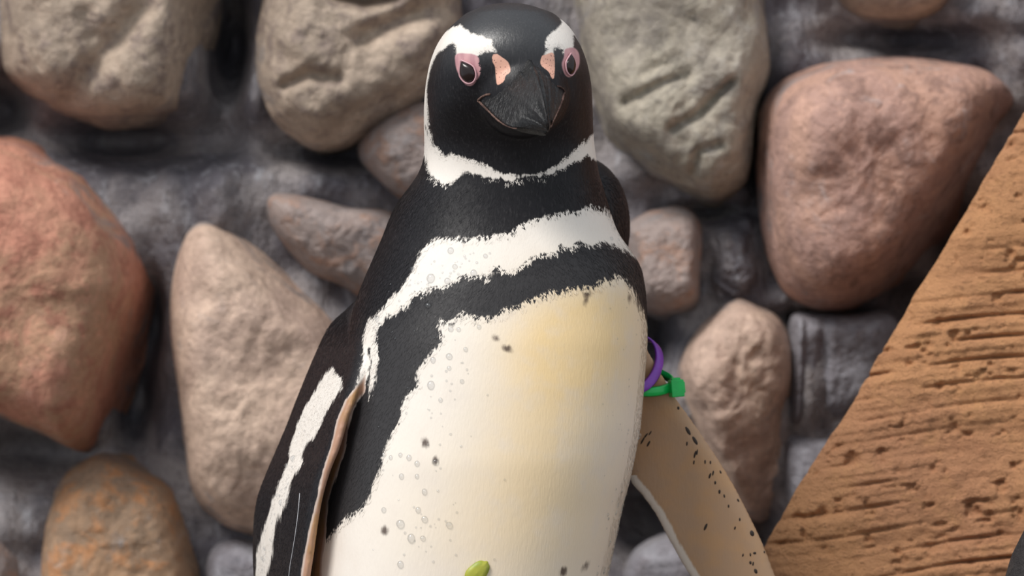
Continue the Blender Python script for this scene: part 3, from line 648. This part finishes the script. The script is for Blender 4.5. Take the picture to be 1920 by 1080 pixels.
# --- bill
t = NT('bill_horn'); g1 = t.noise(260, t.coords((2.2, 1, 0.7), (0, math.radians(-25), 0)), 4, 0.7); g2 = t.noise(60, None, 3)
k = t.mix(t.step(g1, 0.54, 0.74, 0, 0.8), (0.008, 0.0075, 0.008, 1), (0.075, 0.07, 0.07, 1)); t.col(k); t.rough(t.step(g2, 0.3, 0.7, 0.30, 0.55)); t.nrm(t.bump(g1, 0.5, 0.0025))
M_bill = t.m; M_gape = stone_mat('gape_skin', srgb(124, 98, 88), srgb(84, 62, 57), srgb(44, 34, 31), srgb(168, 146, 138), 3.3)
def surf_y(a, b): return hit(a, b)[0].y
yl, yr, yt = surf_y(897, 188), surf_y(1058, 172), surf_y(986, 110)
NB = 80
Lc = spline([(897, 188, yl+.001), (915, 206, yl-.012), (936, 226, yl-.024), (958, 238, yl-.034), (985, 240, -.108), (1012, 243, -.114), (1026, 245, -.117)], NB)
Rc = spline([(1058, 172, yr+.001), (1053, 190, yr-.012), (1046, 207, yr-.026), (1038, 224, yr-.038), (1034, 234, -.108), (1031, 241, -.114), (1028, 245, -.117)], NB)
Cc = spline([(988, 105, yt+.003), (997, 122, yt-.006), (1006, 144, -.097), (1014, 170, -.110), (1021, 200, -.1185), (1026, 226, -.1215), (1028, 245, -.1185)], NB)
def tri_loft(name, Lc, Cc, Rc, mat, parent, bulge=0.35, nseg=14, back=.008, groove=0.0):
    vs = []; n_ = len(Lc)
    for l_, c_, r_ in zip(Lc, Cc, Rc):
        l_, c_, r_ = (Vector(P(*q)) for q in (l_, c_, r_))
        mid = (l_+r_)/2; o_ = c_-mid
        for s_i in range(2*nseg+1):
            u = s_i/(2*nseg)*2-1                              # -1 left, 0 culmen, 1 right
            e_ = l_ if u < 0 else r_; au = abs(u)
            base = c_.lerp(e_, au)
            base = base+o_*(bulge*au*(1-au))+(e_-mid)*(bulge*1.0*au*(1-au))
            if groove:                                        # horny plates: ridges running along the bill
                rg = math.sin(u*17+3.0*l_.z*90)*0.5+math.sin(u*41+c_.z*300)*0.35+random.uniform(-.5, .5)
                base = base+o_.normalized()*(groove*rg*min(1, au*8)*(1-au**6))
                if 0.10 < au < 0.2: base = base-o_.normalized()*groove*1.2
            vs.append(base)
        vs.append(mid+Vector((0, back, -0.001)))
    nc = 2*nseg+2; fs = [tuple(r) for r in grid_faces(n_, nc, True)]+[tuple(range(nc-1, -1, -1)), tuple((n_-1)*nc+i for i in range(nc))]
    return mesh_obj(name, vs, fs, mat, parent)
beak = tri_loft('beak', Lc, Cc, Rc, M_bill, penguin, 0.16, 26, groove=.0007)
tag(beak, 'ridged black bill')
# lower mandible: shell tucked under the upper edges
Ll = Lc.copy(); Rl = Rc.copy(); Ll[:, 2] += .004; Rl[:, 2] += .004
mid = (Lc+Rc)/2; s_t = np.linspace(0, 1, len(Lc))
Bl = mid.copy(); Bl[:, 1] += 26*np.sin(np.pi*np.clip(s_t*.9+.05, 0, 1))*0.55+4; Bl[:, 2] += .010*(1-s_t)+.003
cut = slice(4, 72)
tri_loft('lower_mandible', Ll[cut], Bl[cut], Rl[cut], M_bill, beak, 0.4, back=-.001)
def tube(name, pts, rad, mat, parent, n=10, flat=1.0):
    pts = [Vector(q) for q in pts]; vs = []
    for i, p_ in enumerate(pts):
        tg = (pts[min(i+1, len(pts)-1)]-pts[max(i-1, 0)]).normalized(); a = tg.cross(Vector((0, 1, 0))).normalized(); b = tg.cross(a)
        r = rad(i/(len(pts)-1)) if callable(rad) else rad
        for j in range(n):
            A = 2*math.pi*j/n; vs.append(p_+a*(math.cos(A)*r)+b*(math.sin(A)*r*flat))
    m_ = len(pts); fs = [tuple(r) for r in grid_faces(m_, n, True)]+[tuple(range(n-1, -1, -1)), tuple((m_-1)*n+i for i in range(n))]
    return mesh_obj(name, vs, fs, mat, parent)
tag(tube('feather_shaft', SHAFT, .0002, plain('shaft_white', srgb(200, 200, 205), .4), penguin, 6), 'thin pale feather shaft on the folded wing')
for cu, nn in ((Lc, 46), (Rc, 58)):
    g = tube('gape_edge', [P(q[0], q[1]+1.5, q[2]-.0003) for q in cu[:nn]], lambda f_: 0.00075*(1-0.6*f_)*random.uniform(.6, 1.25), M_gape, beak, 8)
    tag(g, 'brownish skin edge of the bill')
# corner folds of the gape
for pts in ([(896, 188), (903, 182), (911, 178), (919, 177)], [(1059, 172), (1056, 167), (1050, 163), (1045, 162)]):
    q = [hit(*p_)[0]+Vector((0, -.0004, 0)) for p_ in pts]
    tag(tube('gape_fold', q, 0.0006, M_gape, beak, 8), 'pale fold at the corner of the bill')

# ------------------------------------------------------------------ wing tags
def strap(name, cpx, u, v, ydep, y0, wd, th_, mat, parent, a0=0, a1=2*math.pi, n=72, axis=None):
    """closed flat band: ellipse centre + cos*u + sin*v in photo px at depth y0, sin also swings it ydep towards the viewer"""
    ax = Vector(axis).normalized(); ring_ = []
    for i in range(n):
        A = a0+(a1-a0)*i/n
        ring_.append(Vector(P(cpx[0]+math.cos(A)*u[0]+math.sin(A)*v[0], cpx[1]+math.cos(A)*u[1]+math.sin(A)*v[1], y0-ydep*math.sin(A))))
    cen = sum(ring_, Vector())/n; vs = []
    for p_ in ring_:
        o_ = (p_-cen); o_ = (o_-ax*o_.dot(ax)).normalized()
        for (s1, s2) in ((-1, -1), (-.7, 1), (.7, 1), (1, -1)):
            vs.append(p_+ax*(s1*wd/2)+o_*(s2*th_/2))
    fs = [(i*4+j, ((i+1) % n)*4+j, ((i+1) % n)*4+(j+1) % 4, i*4+(j+1) % 4) for i in range(n) for j in range(4)]
    return mesh_obj(name, vs, fs, mat, parent)
M_purple = plain('purple_plastic', srgb(128, 62, 176), 0.35); M_green = plain('green_plastic', srgb(20, 190, 88), 0.3)
axw = (0.42, 0.10, -0.90)
pr = strap('wing_band', (1194, 684), (43, -6), (-6, 50), .014, .024, .0060, .0014, M_purple, None, axis=(0.75, 0.25, -0.62))
tag(pr, 'loose purple plastic band around the base of the open wing', 'wing band')
gt = bpy.data.objects.new('cable_tie', None); C.objects.link(gt); gt.location = P(1262, 727, .02)
tag(gt, 'bright green cable tie with square locking head around the open wing', 'cable tie')
def par(o, e):
    o.parent = e; o.matrix_parent_inverse = e.matrix_basis.inverted(); return o
par(strap('strap', (1202, 714), (60, 6), (-6, 20), .0115, .0255, .0056, .0014, M_green, None, axis=(0.12, 0.0, -1.0)), gt)
def rbox(name, c, size, rot, mat, bev=.0006):
    b_ = bmesh.new(); bmesh.ops.create_cube(b_, size=1.0)
    for q in b_.verts: q.co = Vector((q.co.x*size[0], q.co.y*size[1], q.co.z*size[2]))
    bmesh.ops.bevel(b_, geom=b_.edges[:], offset=bev, segments=2, affect='EDGES', profile=0.6)
    me = bpy.data.meshes.new(name); b_.to_mesh(me); b_.free(); me.materials.append(mat)
    o = bpy.data.objects.new(name, me); C.objects.link(o); o.location = c; o.rotation_euler = rot; return o
hd = rbox('locking_head', P(1268, 728, .020), (.0072, .0074, .0094), (0, math.radians(-5), math.radians(14)), M_green)
par(hd, gt)
bpy.context.view_layer.update()
par(rbox('head_lip', P(1266, 714, .022), (.0050, .0050, .0034), (0, math.radians(-5), math.radians(14)), M_green), gt)
par(rbox('strap_tail', P(1279, 726, .021), (.0026, .0042, .0062), (0, math.radians(-5), math.radians(14)), M_green), gt)

# ------------------------------------------------------------------ small leaf stuck to the belly
t = NT('leaf_green'); l1 = t.noise(160, None, 3); t.col(t.mix(t.step(l1, 0.4, 0.65), srgb(172, 172, 62), srgb(142, 156, 54))); t.rough(0.45); M_leaf = t.m
loc, nrm = hit(894, 1074)
vs = []; n_ = 40
for layer, off in ((0, .0012), (1, .0004)):
    for ringk in (0.0, 0.5, 1.0):
        for i in range(n_):
            a = 2*math.pi*i/n_; rr = ringk*(1+0.03*math.sin(5*a)+(.10 if abs(a-0.9) < .12 else 0))
            x, z = math.cos(a)*23*K*rr, math.sin(a)*22*K*rr
            x, z = x*0.97-z*-0.2, z*0.97+x*0.22
            b = bvh.find_nearest(loc+Vector((x, 0, z)))
            vs.append(b[0]+b[1]*(off+(.0006*(1-ringk))))
fs = []
for l_ in (0, 1):
    b0_ = l_*3*n_
    for k_ in (0, 1):
        for i in range(n_):
            q = [b0_+k_*n_+i, b0_+k_*n_+(i+1) % n_, b0_+(k_+1)*n_+(i+1) % n_, b0_+(k_+1)*n_+i]
            fs.append(tuple(q if l_ == 0 else q[::-1]))
fs += [(2*n_+i, 2*n_+(i+1) % n_, 5*n_+(i+1) % n_, 5*n_+i) for i in range(n_)]
leaf = bpy.data.objects.new('leaf', None); C.objects.link(leaf); leaf.location = loc
tag(leaf, 'small round yellow green leaf stuck to the wet belly', 'leaf')
par(mesh_obj('leaf_blade', vs, fs, M_leaf), leaf)
vein = tube('vein', [bvh.find_nearest(loc+Vector((0.0055*(q-.5)*0.7, 0, .009*(q-.5))))[0]+nrm*.0012 for q in np.linspace(0, 1, 12)], .00022, plain('leaf_vein', srgb(128, 148, 48), .5), None, 6)
par(vein, leaf)

# ------------------------------------------------------------------ water droplets
t = NT('water'); tr = t.n('ShaderNodeBsdfTransparent'); tr.inputs[0].default_value = (.94, .95, .96, 1); gl = t.n('ShaderNodeBsdfGlossy'); gl.inputs['Roughness'].default_value = 0.03
fr = t.n('ShaderNodeFresnel'); fr.inputs[0].default_value = 1.4; mx = t.n('ShaderNodeMixShader'); t.l(t.math('MULTIPLY_ADD', fr.outputs[0], 0.3, 0.07), mx.inputs[0]); t.l(tr.outputs[0], mx.inputs[1]); t.l(gl.outputs[0], mx.inputs[2])
t.l(mx.outputs[0], t.t.nodes['Material Output'].inputs[0])
M_water = t.m
BIG = [(773, 505, 6), (808, 522, 8), (839, 527, 6), (888, 512, 6), (845, 470, 6), (910, 480, 4), (853, 500, 5), (803, 573, 6), (708, 598, 6), (842, 668, 6), (812, 675, 5), (808, 722, 7), (845, 617, 5), (860, 618, 4), (898, 613, 4), (873, 655, 4), (751, 982, 8), (771, 1009, 7),
       (793, 1009, 5), (796, 973, 6), (784, 956, 5), (720, 956, 5), (751, 1058, 6), (767, 858, 5), (751, 853, 4), (733, 858, 4), (720, 853, 4), (782, 869, 5), (782, 893, 4), (753, 893, 5), (796, 922, 5), (842, 984, 6), (842, 690, 4), (551, 860, 7), (538, 873, 5), (527, 942, 5), (493, 1047, 4),
       (520, 929, 3.5), (817, 866, 6), (1190, 475, 5), (1184, 466, 4), (1146, 448, 4), (1198, 817, 5), (1139, 965, 3.5), (866, 715, 4), (826, 750, 4)]
# one droplet shape, squashed on its base; every droplet a copy that shares it
vs, fs = ellipsoid((0, 0, 0), (1, 1, 1), n=10)
dm = bpy.data.meshes.new('water_droplet'); dm.from_pydata([tuple(q) for q in vs], [], fs); dm.polygons.foreach_set('use_smooth', np.ones(len(dm.polygons), bool)); dm.materials.append(M_water)
def where(px_, py_):
    if px_ > 1960 or py_ > 1080 or py_ < 0: return 'body'
    if py_ < 540 and sdf(CHEST, np.array([[px_, py_]]))[0] > -14: return 'band'
    if px_ < 570: return 'wing'
    if px_ > 1130: return 'edge'
    return 'belly'
LAB = {'band': ('clear water droplet on the white breast band', 'droplets on the breast band'), 'wing': ('clear water droplet on the white stripe of the folded wing', 'droplets on the folded wing'),
       'edge': ('clear water droplet at the rim of the body beside the open wing', 'droplets at the body rim'), 'belly': ('clear water droplet on the cream belly or dark flank', 'droplets on the belly')}
for (a, b, r) in BIG:
    h_, n_n = hit(a, b)
    if h_ is None: continue
    if h_.y > 0.1: h_, n_n = hit(a-5, b)
    o = bpy.data.objects.new('water_droplet', dm); C.objects.link(o)
    r *= K; o.location = h_+n_n*(r*0.18)
    o.rotation_mode = 'QUATERNION'; o.rotation_quaternion = n_n.to_track_quat('Z', 'Y'); o.scale = (r, r*random.uniform(.9, 1.2), r*0.8)
    lb, gr = LAB[where(a, b)]; tag(o, lb, 'droplet', gr)
# the rest is a fine spray nobody could count
vs0, fs0 = ellipsoid((0, 0, 0), (1, 1, 1), n=5); vs0 = np.array(vs0); SV, SF = [], []
def spray(a, b, r):
    h_, n_n = hit(a, b)
    if h_ is None or h_.y > 0.05: return
    r *= K; q = n_n.to_track_quat('Z', 'Y').to_matrix(); base = len(SV)*len(vs0)
    SV.append(np.array([h_+n_n*(r*.2)+q @ Vector((x*r, y*r, z*r*.65)) for x, y, z in vs0])); SF.extend([tuple(i+base for i in f_) for f_ in fs0])
for _ in range(70): spray(random.gauss(800, 55), random.uniform(600, 1075), random.uniform(1.2, 2.6))
for _ in range(45):
    f_ = random.random(); spray(730+f_*190+random.gauss(0, 10), 560-f_*95+random.gauss(0, 14), random.uniform(1.2, 2.6))
for _ in range(40):
    y_ = random.uniform(790, 1078); x_ = np.interp(y_, [690, 760, 860, 930, 1000, 1078], [630, 590, 550, 528, 505, 490]); spray(x_+random.gauss(0, 7), y_, random.uniform(1.2, 2.6))
for _ in range(95):
    y_ = random.uniform(800, 1080) if _ < 60 else random.uniform(900, 1080); x_ = np.interp(y_, py_f, XR)+6
    while x_ > 1080 and (hit(x_, y_)[0] is None or hit(x_, y_)[0].y > 0.012): x_ -= 1
    spray(x_-random.choice([0, 0, 1, 1, 2, 10, 22]), y_, random.uniform(1.5, 3.6))
for _ in range(30): spray(random.uniform(1130, 1205), random.uniform(560, 900), random.uniform(1, 2))
for _ in range(14): y_ = random.uniform(400, 480); spray(np.interp(y_, py_f, XR)-random.choice([2, 4, 8]), y_, random.uniform(1.5, 3))
sp = mesh_obj('water_beads', np.concatenate(SV), SF, M_water, penguin)
tag(sp, 'fine clear water beads sprinkled over the wet plumage', kind='stuff')
